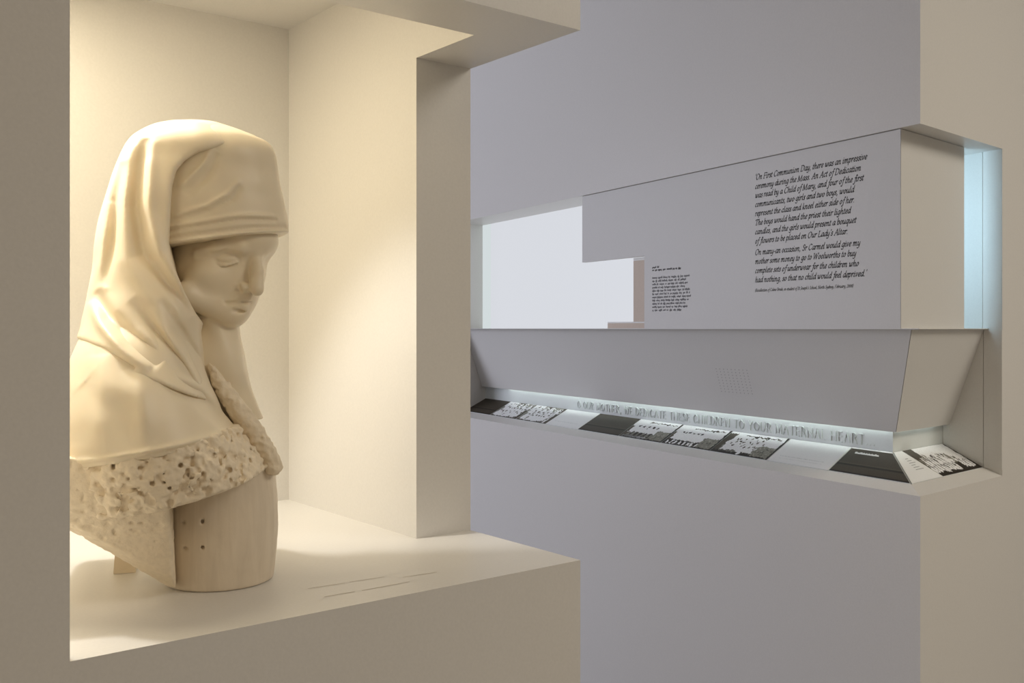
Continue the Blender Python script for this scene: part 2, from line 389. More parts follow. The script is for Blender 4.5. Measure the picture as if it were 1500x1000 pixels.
RM = {   # roman capitals of the raised inscription, cap height 1
 'W': (1.2, [[(.02, 1), (.3, 0)], [(.3, 0), (.58, .95)], [(.58, .95), (.86, 0)], [(.86, 0), (1.14, 1)]]),
 'E': (.72, [[(.1, 0), (.1, 1)], [(.1, 1), (.6, 1)], [(.1, .52), (.52, .52)], [(.1, 0), (.62, 0)]]),
 'D': (.88, [[(.1, 0), (.1, 1)], [(.1, 1), (.45, .98), (.76, .72), (.76, .3), (.45, .02), (.1, 0)]]),
 'I': (.34, [[(.15, 0), (.15, 1)]]),
 'C': (.86, [[(.76, .82), (.5, 1), (.16, .75), (.1, .4), (.34, .02), (.6, .02), (.78, .2)]]),
 'A': (.9, [[(.04, 0), (.43, 1)], [(.43, 1), (.82, 0)], [(.2, .38), (.66, .38)]]),
 'T': (.78, [[(.39, 0), (.39, 1)], [(.04, 1), (.74, 1)]]),
 'H': (.92, [[(.1, 0), (.1, 1)], [(.78, 0), (.78, 1)], [(.1, .52), (.78, .52)]]),
 'S': (.66, [[(.55, .85), (.35, 1), (.1, .8), (.2, .58), (.45, .42), (.55, .2), (.32, 0), (.06, .15)]]),
 'L': (.68, [[(.1, 0), (.1, 1)], [(.1, 0), (.6, 0)]]),
 'R': (.82, [[(.1, 0), (.1, 1)], [(.1, 1), (.4, 1), (.62, .78), (.42, .52), (.1, .5)], [(.38, .5), (.74, 0)]]),
 'N': (.94, [[(.1, 0), (.1, 1)], [(.1, 1), (.78, 0)], [(.78, 0), (.78, 1)]]),
 'O': (.98, [[(.48, 1), (.14, .76), (.1, .35), (.4, 0), (.76, .16), (.86, .62), (.48, 1)]]),
 'Y': (.84, [[(.03, 1), (.4, .5)], [(.77, 1), (.4, .5)], [(.4, .5), (.4, 0)]]),
 'U': (.9, [[(.1, 1), (.1, .35), (.26, .03), (.6, .03), (.76, .35), (.76, 1)]]),
 'M': (1.1, [[(.08, 0), (.14, 1)], [(.14, 1), (.52, .1)], [(.52, .1), (.9, 1)], [(.9, 1), (.98, 0)]]),
 '.': (.34, [[(.12, .05), (.18, .05)]]), ',': (.34, [[(.16, .08), (.1, -.14)]]),
}
def pen_quads(text, font, nib, thin, shear, space=.5, track=.04):
    """quads in letter units for a line of text, and its width"""
    x, out = 0.0, []
    n1 = np.array([math.cos(.7), math.sin(.7)]) * nib
    n2 = np.array([-math.sin(.7), math.cos(.7)]) * thin
    for ch in text:
        if ch == ' ':
            x += space; continue
        adv, strokes = font[ch]
        for st in strokes:
            pts = crom(st) if len(st) > 2 else [np.array(p, float) for p in st]
            pts = [np.array([x + p[0] + shear * p[1], p[1]]) for p in pts]
            for p, q in zip(pts[:-1], pts[1:]):
                d = q - p
                L = np.linalg.norm(d)
                if L < 1e-6: continue
                t = d / L; nrm = np.array([-t[1], t[0]])
                h = math.hypot(np.dot(nrm, n1), np.dot(nrm, n2))
                e = t * thin * .8
                out.append([p - nrm * h - e, q - nrm * h + e, q + nrm * h + e, p + nrm * h - e])
        x += adv + track
    return out, x

def text_mesh(name, quads, place, m, parent, depth=None):
    """place(u, v, k) puts letter units on the surface; k=1 is the raised face"""
    V, Fc = [], []
    for qd in quads:
        o = len(V)
        if depth is None:
            V += [place(u, v, 1) for u, v in qd]; Fc.append((o, o + 1, o + 2, o + 3))
        else:
            V += [place(u, v, 0) for u, v in qd] + [place(u, v, 1) for u, v in qd]
            Fc += [(o + 4, o + 5, o + 6, o + 7)] + [(o + i, o + (i + 1) % 4, o + 4 + (i + 1) % 4, o + 4 + i) for i in range(4)]
    me = bpy.data.meshes.new(name); me.from_pydata([tuple(v) for v in V], [], Fc); me.update()
    me.materials.append(M[m])
    ob = bpy.data.objects.new(name, me); COL.objects.link(ob); ob.parent = parent
    return ob

# quotation: left start, right end (columns in the photograph) and baseline row at the left
QUOTE = [("`On First Communion Day, there was an impressive", 1270, 263.6), ("ceremony during the Mass. An Act of Dedication", 1261, 276.8),
         ("was read by a Child of Mary, and four of the first", 1265, 290.0), ("communicants, two girls and two boys, would", 1251, 303.3),
         ("represent the class and kneel either side of her.", 1252, 316.6), ("The boys would hand the priest their lighted", 1246, 330.0),
         ("candles, and the girls would present a bouquet", 1254, 343.3), ("of flowers to be placed on Our Lady's Altar.", 1242, 356.8),
         ("On many-an occasion, Sr Carmel would give my", 1260, 373.4), ("mother some money to go to Woolworths to buy", 1254, 386.6),
         ("complete sets of underwear for the children who", 1258, 400.0), ("had nothing, so that no child would feel deprived.'", 1269, 413.6)]
S_Q = s_long(1106, TB0)
YQ = (K0 + U * (S_Q * D1 + TB0 * D2))[1]
def z_row(py, Y):
    return EYE + (HY - py) / F * Y / U
def quote_line(text, px_end, py, xh, nib, thin, m, name='text_line', s0=None, y0=None):
    s0 = S_Q if s0 is None else s0
    y0 = YQ if y0 is None else y0
    quads, w = pen_quads(text, IT, nib, thin, 0.22)
    k = (s0 - s_long(px_end, TB0)) / w
    zb = z_row(py, y0)
    text_mesh(name, quads, lambda u, v, _: LS(s0 - u * k, TB0 - 0.0006, zb + v * xh), m, board)
for t, e, py in QUOTE:
    quote_line(t, e, py, 0.0148, 0.13, 0.06, 'ink')
quote_line("(Recollection of Celine Brede, ex-student of St Joseph's School, North Sydney, February, 2008)", 1250, 427.2, 0.0078, 0.12, 0.06, 'ink')

# small caption block: too small to read in the photograph, kept as rows of word-length marks
S_C = s_long(955.5, TB0); YC = (K0 + U * (S_C * D1 + TB0 * D2))[1]
rng = random.Random(5)
rows = [(392.8, 966, 1), (396.8, 997, 1)] + [(408.3 + i * 4.72, e, 0) for i, e in enumerate((1011, 1008, 1010, 1006, 1011, 1011, 1012, 1011, 1007, 1008, 998))]
for py, e, bold in rows:
    x, quads = 0.0, []
    L = (S_C - s_long(e, TB0))
    while x < L - 0.01:
        w = min(rng.uniform(0.012, 0.045), L - x)
        c = 0.0
        while c < w - 0.003:                       # letters of a word
            lw = rng.uniform(0.0035, 0.006); hh = rng.choice((0.006, 0.006, 0.0068, 0.0095)); dd = rng.choice((0, 0, 0, -0.003))
            quads.append([np.array(p) for p in ((x + c, dd), (x + c + lw * .72, dd), (x + c + lw * .72 + .001, hh), (x + c + .001, hh))])
            c += lw
        x += w + 0.006
    zb = z_row(py, YC)
    text_mesh('caption_line', quads, lambda u, v, _: LS(S_C - u, TB0 - 0.0006, zb + v), 'ink' if bold else 'ink_soft', board)

# raised inscription on the long strip
S_I0, S_I1 = s_long(846, MB), s_long(1284, MB)
quads, w = pen_quads("O OUR MOTHER, WE DEDICATE THESE CHILDREN TO YOUR MATERNAL HEART...", RM, .06, .035, 0, .55, .16)
kx = (S_I0 - S_I1) / w
rl = text_mesh('raised_lettering', quads, lambda u, v, k: LS(S_I0 - u * kx, MB - 0.0045 * k, 1.071 + v * 0.042), 'strip', st1, depth=1)

rl['kind'] = 'stuff'
# speaker grille in the long sloping panel, hole shade painted as flat grey dots
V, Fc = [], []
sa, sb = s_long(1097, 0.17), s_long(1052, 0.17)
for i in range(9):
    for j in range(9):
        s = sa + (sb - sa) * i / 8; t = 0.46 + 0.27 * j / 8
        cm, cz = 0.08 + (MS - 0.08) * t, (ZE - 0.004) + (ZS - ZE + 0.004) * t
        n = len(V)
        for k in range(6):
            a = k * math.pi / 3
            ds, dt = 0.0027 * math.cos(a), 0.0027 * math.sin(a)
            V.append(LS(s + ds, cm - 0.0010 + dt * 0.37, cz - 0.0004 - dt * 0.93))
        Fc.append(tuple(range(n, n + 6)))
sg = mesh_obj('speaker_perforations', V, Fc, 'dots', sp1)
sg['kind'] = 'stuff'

# ------------------------------------------------------------------ photographs lying on the ledge
def print_mat():
    m = bpy.data.materials.new('photo_print'); m.use_nodes = True
    nt = m.node_tree; b = nt.nodes['Principled BSDF']
    at = nt.nodes.new('ShaderNodeVertexColor'); at.layer_name = 'print'
    nt.links.new(at.outputs['Color'], b.inputs['Base Color'])
    b.inputs['Roughness'].default_value = 0.5
    b.inputs['Specular IOR Level'].default_value = 0.2
    return m
M['print'] = print_mat()
W, H = 170, 76
def canvas(c=(0.5, 0.5, 0.5)):
    return np.ones((H, W, 3)) * np.array(c)
def rect(im, x0, y0, x1, y1, c):        # y upward, 0..1
    im[int(max(0, y0) * H):int(min(1, y1) * H), int(max(0, x0) * W):int(min(1, x1) * W)] = c
def ell(im, cx, cy, rx, ry, c):
    yy, xx = np.mgrid[0:H, 0:W]
    k = (((xx + .5) / W - cx) / rx) ** 2 + (((yy + .5) / H - cy) / ry) ** 2 < 1
    im[k] = c
def grain(im, seed, a=0.06, warp=0.0):
    r = np.random.default_rng(seed)
    n = r.normal(0, 1, (H, W, 1))
    if warp:                                     # ragged photographic edges
        def soft(c):
            q = r.normal(0, 1, (H // c + 3, W // c + 3))
            yy, xx = np.mgrid[0:H, 0:W] / c
            y0, x0 = yy.astype(int), xx.astype(int); fy, fx = yy - y0, xx - x0
            return (q[y0, x0] * (1 - fy) * (1 - fx) + q[y0 + 1, x0] * fy * (1 - fx) + q[y0, x0 + 1] * (1 - fy) * fx + q[y0 + 1, x0 + 1] * fy * fx)
        yy, xx = np.mgrid[0:H, 0:W]
        iy = np.clip(yy + warp * soft(5) + .5 * warp * soft(3), 0, H - 1).astype(int); ix = np.clip(xx + warp * soft(6) + .5 * warp * soft(3), 0, W - 1).astype(int)
        im = im[iy, ix]
    return np.clip(im * (1 + a * n), 0.004, 0.95)
DK, BR, WH, MG = np.array((.022, .017, .012)), np.array((.075, .060, .042)), np.array((.92, .92, .93)), np.array((.26, .25, .21))
def child(im, x, y0, h, w, veil=True):
    """little figure in a white dress and veil, dark face and legs"""
    rect(im, x - w * .25, y0 - h * .14, x - w * .08, y0 + .02, DK); rect(im, x + w * .08, y0 - h * .14, x + w * .25, y0 + .02, DK)
    for k in range(8):
        f = k / 8
        rect(im, x - w * (.5 - .22 * f), y0 + h * .68 * f, x + w * (.5 - .22 * f), y0 + h * .68 * (f + .14), WH * (0.93 + .07 * (k % 2)))
    ell(im, x, y0 + h * .78, w * .36, h * .17, WH if veil else DK)
    ell(im, x + w * .06, y0 + h * .75, w * .17, h * .11, BR)
def group_photo(seed, kind):
    r = random.Random(seed)
    im = canvas(MG * .8)
    if kind == 'crowd':                              # children in white filling the picture, trees behind
        rect(im, 0, .7, 1, 1, BR)
        ell(im, .15, .9, .2, .3, WH * .9); ell(im, .8, .95, .12, .25, MG)
        for row in range(3):
            for i in range(9):
                child(im, .1 + i * .1 + .03 * (row % 2) + r.uniform(-.04, .04), .52 - row * .22 + r.uniform(-.06, .06), r.uniform(.36, .52), r.uniform(.11, .16))
        rect(im, 0, 0, 1, .05, BR); rect(im, .9, 0, 1, .6, BR)
    else:                                            # bright sky and house, children on the steps, hedge
        rect(im, 0, .45, 1, 1, WH)
        rect(im, .30, .86, .92, .90, BR); ell(im, .7, .86, .02, .05, DK)
        rect(im, 0, 0, .10, .62, BR)
        if kind == 'house':
            rect(im, .06, .30, .72, .62, WH * .97)
            for i in range(5): ell(im, .17 + i * .11, .62 + r.uniform(-.01, .02), .022, .045, DK)
            for i in range(5): rect(im, .16 + i * .105, .12, .215 + i * .105, .34, DK)
            rect(im, 0, .02, .62, .14, BR)
            for i in range(40): rect(im, r.uniform(0, .6), r.uniform(.02, .12), r.uniform(0, .6) + .02, .12, WH * r.uniform(.2, .8)) if i % 3 == 0 else None
        elif kind == 'steps':
            rect(im, .05, .26, .70, .66, WH)
            for i in range(6): ell(im, .16 + i * .08 + r.uniform(-.02, .02), .64 + r.uniform(-.02, .02), .022, .04, DK)
            rect(im, 0, .06, .75, .24, DK)
            for i in range(8):
                x = .05 + i * .085 + r.uniform(-.01, .01)
                rect(im, x, .05, x + .045, .2 + r.uniform(-.03, .03), WH)
        else:
            for row in range(3):
                for i in range(8):
                    child(im, .14 + i * .075 + .02 * row + r.uniform(-.03, .03), .46 - row * .15 + r.uniform(-.04, .04), r.uniform(.28, .4), r.uniform(.08, .12))
            rect(im, 0, 0, .8, .11, DK); rect(im, .45, .0, .5, .2, WH); ell(im, .5, .84, .03, .07, DK)
            rect(im, 0, .62, .14, .92, BR)
        rect(im, .68, .05, .97, .50, MG)
        for i in range(60):
            x, y = r.uniform(.68, .95), r.uniform(.06, .46)
            rect(im, x, y, x + .025, y + .05, MG * r.uniform(.35, 1.7))
        rect(im, .965, 0, 1, 1, DK); rect(im, 0, 0, 1, .04, DK)
    return grain(im, seed, .06, 1.6)
def dark_print(seed, title=False):
    im = canvas((.062, .050, .036))
    rect(im, 0, .30, 1, .36, (.020, .015, .011)); rect(im, 0, .36, 1, .40, (.085, .07, .05)); rect(im, 0, 0, 1, .06, (.02, .015, .012))
    return grain(im, seed, .08)
def caption_print(seed, lines=2):
    im = canvas((.90, .91, .91))
    r = random.Random(seed)
    for i in range(lines):
        y = .26 - i * .1
        for k in range(36):
            x = .12 + k * .02
            rect(im, x, y, x + .014, y + .018, np.array((.70, .72, .72)) * r.uniform(.85, 1.15))
    rect(im, 0, 0, .012, 1, (.95, .95, .88)); rect(im, .985, 0, 1, 1, (.95, .95, .88))
    return grain(im, seed, .015)
def end_print(seed):
    r = random.Random(seed); im = canvas(WH * .98)
    rect(im, 0, 0, .2, 1, BR)
    for i in range(9):
        x = .02 + i * .09
        rect(im, x, .28, x + .05, .62 + r.uniform(-.06, .06), MG * r.uniform(.4, 1.2))
    for i in range(26):
        x = r.uniform(.1, .62); y = r.uniform(.3, .72)
        rect(im, x, y, x + .03, y + .08, (DK if i % 2 else MG))
    rect(im, .0, 0, .98, .34, DK)
    for i in range(16):
        x = .03 + i * .06; 
        if i in (10, 11): continue
        child(im, x, .1 + r.uniform(-.02, .03), .36, .058)
    for i in range(10): child(im, .1 + i * .06, .36, .3, .05)
    rect(im, .98, 0, 1, 1, DK)
    return grain(im, seed, .06, 1.8)

def photo_panel(name, fn, sl, sr, im, label, cat, group=None, mitre=None, frame=False):
    """flat board on the sloping ledge; sl/sr = left and right ends as seen by a reader standing in front"""
    g = 0.002
    def P(u, v, up):
        m = ML + 0.002 + (MB - ML - 0.004) * v
        z = ZF + (ZB - ZF) * (m - ML) / (MB - ML) + up
        a, b = sl, sr
        if mitre == 'r': b = m + 0.004
        if mitre == 'l': a = m + 0.004
        sgn = 1 if b > a else -1
        a += g * sgn; b -= g * sgn
        return fn(a + (b - a) * u, m, z)
    V = [P(i / W, j / H, 0.002) for j in range(H + 1) for i in range(W + 1)]
    Fc = [(j * (W + 1) + i, j * (W + 1) + i + 1, (j + 1) * (W + 1) + i + 1, (j + 1) * (W + 1) + i) for j in range(H) for i in range(W)]
    me = bpy.data.meshes.new('print'); me.from_pydata([tuple(v) for v in V], [], Fc); me.update()
    ca = me.color_attributes.new('print', 'FLOAT_COLOR', 'CORNER')
    c = np.ones((H * W, 4, 4)); c[:, :, :3] = im.reshape(H * W, 1, 3)
    ca.data.foreach_set('color', c.ravel())
    me.materials.append(M['print'])
    root = solid(name, [P(u, v, -0.003) for u, v in ((0, 0), (1, 0), (1, 1), (0, 1))], [P(u, v, 0.0015) for u, v in ((0, 0), (1, 0), (1, 1), (0, 1))], 'paper')
    ob = bpy.data.objects.new('print', me); COL.objects.link(ob); ob.parent = root
    tag(root, label, cat, group)
    return root, P

back = [711, 751, 783, 832, 880.5, 939, 1002, 1074, 1160, 1250]
front = [None, 715, 759, 798, 845, 906, 968, 1039, 1121, 1212]
bs = []
for b_, f_ in zip(back, front):
    v = [s_long(b_, MB)] + ([s_long(f_, ML)] if f_ else [])
    bs.append(sum(v) / len(v))
bs[0] = SE - 0.004
GP = 'photographs along the sloping ledge'
photo_panel('photo_panel', LS, bs[0], bs[1], dark_print(1), 'plain dark photo panel against the end cheek of the ledge, beside the crowd photograph', 'photo panel', GP)
photo_panel('photo_panel', LS, bs[1], bs[2], group_photo(2, 'crowd'), 'narrow photograph crowded with children in white beside the dark end panel', 'photo panel', GP)
photo_panel('photo_panel', LS, bs[2], bs[3], group_photo(9, 'crowd'), 'photograph crowded with children in white beside a blank cream panel', 'photo panel', GP)
photo_panel('caption_panel', LS, bs[3], bs[4], caption_print(3, 1), 'blank cream caption panel between a crowd photograph and a plain brown panel', 'caption panel', GP)
photo_panel('photo_panel', LS, bs[4], bs[5], dark_print(4), 'plain brown photo panel between cream caption panel and house photograph', 'photo panel', GP)
photo_panel('photo_panel', LS, bs[5], bs[6], group_photo(5, 'house'), 'photograph of a white house front with dark window bays', 'photo panel', GP)
photo_panel('photo_panel', LS, bs[6], bs[7], group_photo(6, 'steps'), 'photograph with a row of white stripes under a pale wall, between two other photographs', 'photo panel', GP)
photo_panel('photo_panel', LS, bs[7], bs[8], group_photo(7, 'rows'), 'photograph of rows of veiled children beside the white caption panel', 'photo panel', GP)
photo_panel('caption_panel', LS, bs[8], bs[9], caption_print(8, 2), 'white caption panel with two faint lines between veiled children and dark title panel', 'caption panel', GP)
tp, P = photo_panel('title_panel', LS, bs[9], 0, dark_print(10), 'dark brown panel with a small white title at the ledge corner', 'title panel', GP, mitre='r')
def bar(P, u0, u1, v0, v1, m, parent, name, up=0.0028):
    return mesh_obj(name, [P(u0, v0, up), P(u1, v0, up), P(u1, v1, up), P(u0, v1, up)], [(0, 1, 2, 3)], m, parent)
# white title, unreadable in the photograph: a run of word marks
rr = random.Random(3); V, Fc = [], []
x = .16
while x < .66:
    lw = rr.uniform(.012, .02)
    hh = rr.choice((.055, .055, .075))
    o_ = len(V)
    V += [P(x, .76, .0028), P(x + lw, .76, .0028), P(x + lw, .76 + hh, .0028), P(x, .76 + hh, .0028)]; Fc.append((o_, o_ + 1, o_ + 2, o_ + 3))
    x += lw + .003
mesh_obj('title_line', V, Fc, 'white', tp)
bar(P, 0, 1, .95, .995, 'white', tp, 'white_margin')
cp, P2 = photo_panel('caption_panel', ES, 0, 0.35, caption_print(12, 0), 'cream caption panel with tapered edge meeting the ledge corner', 'caption panel', GP, mitre='l')
for i in range(6):
    v = .34 + i * .075
    bar(P2, .45, .80 - .07 * (i % 3), v, v + .012, 'ink_soft', cp, 'caption_line')
photo_panel('photo_panel', ES, 0.35, EE - 0.004, end_print(13), 'photograph of a procession of children in white at the short corner end', 'photo panel', GP)

# ------------------------------------------------------------------ marble bust, carved from distance fields
def surface_nets(Fv, o, h):
    ins = Fv < 0
    nx, ny, nz = Fv.shape
    def sh(A, i, j, k): return A[i:nx - 1 + i, j:ny - 1 + j, k:nz - 1 + k]
    cnt = np.zeros((nx - 1, ny - 1, nz - 1), np.int8)
    for i in (0, 1):
        for j in (0, 1):
            for k in (0, 1):
                cnt += sh(ins, i, j, k)
    act = (cnt > 0) & (cnt < 8)
    ci = np.argwhere(act)
    vid = -np.ones(act.shape, np.int64)
    vid[act] = np.arange(len(ci))
    acc = np.zeros((len(ci), 3)); num = np.zeros(len(ci))
    cor = [(i, j, k) for i in (0, 1) for j in (0, 1) for k in (0, 1)]
    for a in cor:
        for ax in range(3):
            if a[ax]: continue
            b = list(a); b[ax] = 1
            fa = Fv[ci[:, 0] + a[0], ci[:, 1] + a[1], ci[:, 2] + a[2]]
            fb = Fv[ci[:, 0] + b[0], ci[:, 1] + b[1], ci[:, 2] + b[2]]
            x = (fa < 0) != (fb < 0)
            t = np.where(x, fa / np.where(x, fa - fb, 1), 0)
            p = np.tile(np.array(a, float), (len(ci), 1)); p[:, ax] += t
            acc[x] += p[x]; num[x] += 1
    V = (ci + acc / num[:, None]) * h + np.array(o)
    quads = []
    for ax in range(3):
        s0 = [slice(1, -1)] * 3; s1 = [slice(1, -1)] * 3
        s0[ax] = slice(0, -1); s1[ax] = slice(1, None)
        A, B = ins[tuple(s0)], ins[tuple(s1)]
        u, v = [(1, 2), (2, 0), (0, 1)][ax]
        for flip in (False, True):
            E = np.argwhere((A & ~B) if not flip else (~A & B))
            if not len(E): continue
            c = E + 1; c[:, ax] -= 1
            def cell(du, dv):
                d = c.copy(); d[:, u] += du; d[:, v] += dv
                return vid[d[:, 0], d[:, 1], d[:, 2]]
            q = np.stack([cell(-1, -1), cell(0, -1), cell(0, 0), cell(-1, 0)], 1)
            quads.append(q[:, ::-1] if flip else q)
    Q = np.concatenate(quads); Q = Q[(Q >= 0).all(1)]
    return V, Q

def smooth_mesh(V, Q, it=2, lam=0.5):
    n = len(V)
    for _ in range(it):
        S = np.zeros_like(V); c = np.zeros(n)
        for a, b in ((0, 1), (1, 2), (2, 3), (3, 0)):
            for p, q in ((a, b), (b, a)):
                for k in range(3):
                    S[:, k] += np.bincount(Q[:, p], V[Q[:, q], k], n)
                c += np.bincount(Q[:, p], minlength=n)
        V = V + lam * (S / np.maximum(c, 1)[:, None] - V)
    return V

# local frame of the bust: x across the line of sight, y away from the viewer, z up from the niche floor
PXB, YB = 318.0, 1.475
ang = math.atan((PXB - CX) / F)
OB = np.array([(PXB - CX) / F * YB, YB])
EX = np.array([math.cos(ang), -math.sin(ang)]); EY = np.array([math.sin(ang), math.cos(ang)])
def loc(px, py, d=0.0):
    u = (px - CX) / F
    r = np.array([u, 1.0])                       # ray, solve r*t . EY = OB.EY + d
    t = (OB @ EY + d) / (r @ EY)
    p = r * t
    return np.array([(p - OB) @ EX, d, EYE + (HY - py) / F * t - SILL])
def L2(pts, d=0.0):
    out = []
    for p in pts:
        q = loc(p[0], p[1], p[2] if len(p) > 2 else d)
        out.append((q[0], q[2]))
    return out

class Grid:
    def __init__(s, lo, hi, h):
        s.lo, s.h = np.array(lo, float), h
        n = [int(math.ceil((hi[i] - lo[i]) / h)) + 1 for i in range(3)]
        ax = [s.lo[i] + h * np.arange(n[i]) for i in range(3)]
        s.ax = ax
        s.x, s.y, s.z = ax[0][:, None, None], ax[1][None, :, None], ax[2][None, None, :]
        s.X2, s.Z2 = np.meshgrid(ax[0], ax[2], indexing='ij')
        s.shape = tuple(n)
    def full(s, v): return np.broadcast_to(v, s.shape)

def seg_dist(X, Z, pts):
    best = np.full(X.shape, 9.0); tt = np.zeros(X.shape)
    n = len(pts) - 1
    for i, ((x0, z0), (x1, z1)) in enumerate(zip(pts[:-1], pts[1:])):
        dx, dz = x1 - x0, z1 - z0
        t = np.clip(((X - x0) * dx + (Z - z0) * dz) / (dx * dx + dz * dz + 1e-12), 0, 1)
        d = np.hypot(X - x0 - t * dx, Z - z0 - t * dz)
        k = d < best
        best = np.where(k, d, best); tt = np.where(k, (i + t) / n, tt)
    return best, tt
def poly_sd(X, Z, pts):
    d, _ = seg_dist(X, Z, pts + [pts[0]])
    inside = np.zeros(X.shape, bool)
    for (x0, z0), (x1, z1) in zip(pts, pts[1:] + [pts[0]]):
        c = (z0 > Z) != (z1 > Z)
        xi = x0 + (Z - z0) / (z1 - z0 + 1e-12) * (x1 - x0)
        inside ^= c & (X < xi)
    return np.where(inside, -d, d)
def smin(a, b, k):
    h = np.clip(0.5 + 0.5 * (b - a) / k, 0, 1)
    return b + (a - b) * h - k * h * (1 - h)
def smax(a, b, k): return -smin(-a, -b, k)
def sstep(a, b, x):
    t = np.clip((x - a) / (b - a), 0, 1); return t * t * (3 - 2 * t)
def ellipsoid(g, c, r, yaw=0.0):
    dx, dy, dz = g.x - c[0], g.y - c[1], g.z - c[2]
    if yaw:
        cs, sn = math.cos(yaw), math.sin(yaw)
        dx, dy = dx * cs + dy * sn, -dx * sn + dy * cs
    q = np.sqrt((dx / r[0]) ** 2 + (dy / r[1]) ** 2 + (dz / r[2]) ** 2)
    q2 = np.sqrt((dx / r[0] ** 2) ** 2 + (dy / r[1] ** 2) ** 2 + (dz / r[2] ** 2) ** 2) + 1e-6
    return q * (q - 1) / q2
def capsule(g, a, b, ra, rb):
    a, b = np.array(a), np.array(b); d = b - a
    t = np.clip(((g.x - a[0]) * d[0] + (g.y - a[1]) * d[1] + (g.z - a[2]) * d[2]) / (d @ d), 0, 1)
    return np.sqrt((g.x - a[0] - t * d[0]) ** 2 + (g.y - a[1] - t * d[1]) ** 2 + (g.z - a[2] - t * d[2]) ** 2) - (ra + (rb - ra) * t)
def sections(g, tab, n=2.2, yc=0.0, grow=0.0):
    """stacked rounded cross sections: rows of (photo row, left column, right column, half depth)"""
    rows = sorted([(loc(0.5 * (l + r), py)[2], loc(l, py)[0], loc(r, py)[0], dp) for py, l, r, dp in tab])
    A = np.array(rows)
    zz = g.ax[2]
    def ip(col):
        v = np.interp(zz, A[:, 0], A[:, col])
        k = max(1, int(0.010 / g.h)); ker = np.ones(2 * k + 1) / (2 * k + 1)
        return np.convolve(np.pad(v, k, mode='edge'), ker, 'valid')
    l, r, dp = ip(1), ip(2), ip(3)
    cx = 0.5 * (l + r)[None, None, :]; ax = (0.5 * (r - l))[None, None, :] + grow; ay = dp[None, None, :] + grow
    q = ((np.abs(g.x - cx) / ax) ** n + (np.abs(g.y - yc) / ay) ** n) ** (1.0 / n)
    return (q - 1) * np.minimum(ax, ay) * 0.9
CROWN = [(120, 330), (150, 275), (160, 248), (170, 228), (180, 213), (195, 199), (212, 190), (232, 183), (256, 178.5), (285, 177.5), (312, 180), (336, 186), (358, 194), (382, 204), (400, 212), (408, 222), (414, 240), (430, 300)]
def crown(g, lower=0.0, reach=0.125, height=0.115):
    pts = np.array(sorted((loc(px, py)[0], loc(px, py)[2]) for px, py in CROWN))
    zt = np.interp(g.ax[0], pts[:, 0], pts[:, 1])
    k = max(1, int(0.008 / g.h)); ker = np.ones(2 * k + 1) / (2 * k + 1)
    zt = np.convolve(np.pad(zt, k, mode='edge'), ker, 'valid')[:, None, None]
    sl = np.sqrt(1 + np.gradient(zt[:, 0, 0], g.h) ** 2)[:, None, None]
    drop = height * (1 - np.sqrt(np.clip(1 - (g.y / reach) ** 2, 0, 1))) + np.maximum(0, np.abs(g.y) - reach) * 3
    return (g.z - (zt - lower - drop)) / sl * 0.85
def noise3(g, scale, seed):
    """smooth value noise on the grid"""
    r = np.random.default_rng(seed)
    idx, fr = [], []
    for a in g.ax:
        t = (a - a[0]) / scale + 1e-6
        i = np.floor(t).astype(int); f = t - i
        idx.append(i); fr.append(f * f * (3 - 2 * f))
    T = r.uniform(-1, 1, tuple(i.max() + 2 for i in idx))
    out = 0
    for a in (0, 1):
        for b in (0, 1):
            for c in (0, 1):
                w = (fr[0] if a else 1 - fr[0])[:, None, None] * (fr[1] if b else 1 - fr[1])[None, :, None] * (fr[2] if c else 1 - fr[2])[None, None, :]
                out = out + w * T[np.ix_(idx[0] + a, idx[1] + b, idx[2] + c)]
    return out
def groove(g, pts, w, amp, d=-0.09, taper=True):
    dd, tt = seg_dist(g.X2, g.Z2, L2(pts, d))
    k = np.sin(np.clip(tt, 0, 1) * math.pi) ** 0.5 if taper else 1.0
    return (amp * k * np.exp(-(dd / w) ** 2))[:, None, :]
def side_weight(g, y0=0.02, y1=0.06):
    return sstep(y0, y1, np.abs(g.y))

bust = bpy.data.objects.new('marble_bust', None); COL.objects.link(bust)
bust.location = (OB[0], OB[1], SILL)
bust.rotation_euler = (0, 0, -ang)
tag(bust, 'cream marble bust of a veiled woman looking down, standing in the lit niche', 'bust')
def carve(name, g, field, m, it=2):
    field = np.array(g.full(field), dtype=np.float64)
    for ax in range(3):                              # keep the solid closed at the grid border
        sl = [slice(None)] * 3
        for e in (0, -1):
            sl[ax] = e; field[tuple(sl)] = np.maximum(field[tuple(sl)], g.h * 0.5); 
    V, Q = surface_nets(field, g.lo, g.h)
    V = smooth_mesh(V, Q, it)
    me = bpy.data.meshes.new(name)
    me.vertices.add(len(V)); me.vertices.foreach_set('co', V.ravel())
    me.loops.add(Q.size); me.loops.foreach_set('vertex_index', Q.ravel().astype(np.int32))
    me.polygons.add(len(Q)); me.polygons.foreach_set('loop_start', np.arange(0, Q.size, 4, dtype=np.int32))
    me.polygons.foreach_set('use_smooth', np.ones(len(Q), bool))
    me.update(calc_edges=True); me.validate()
    me.materials.append(M[m])
    ob = bpy.data.objects.new(name, me); COL.objects.link(ob); ob.parent = bust
    return ob

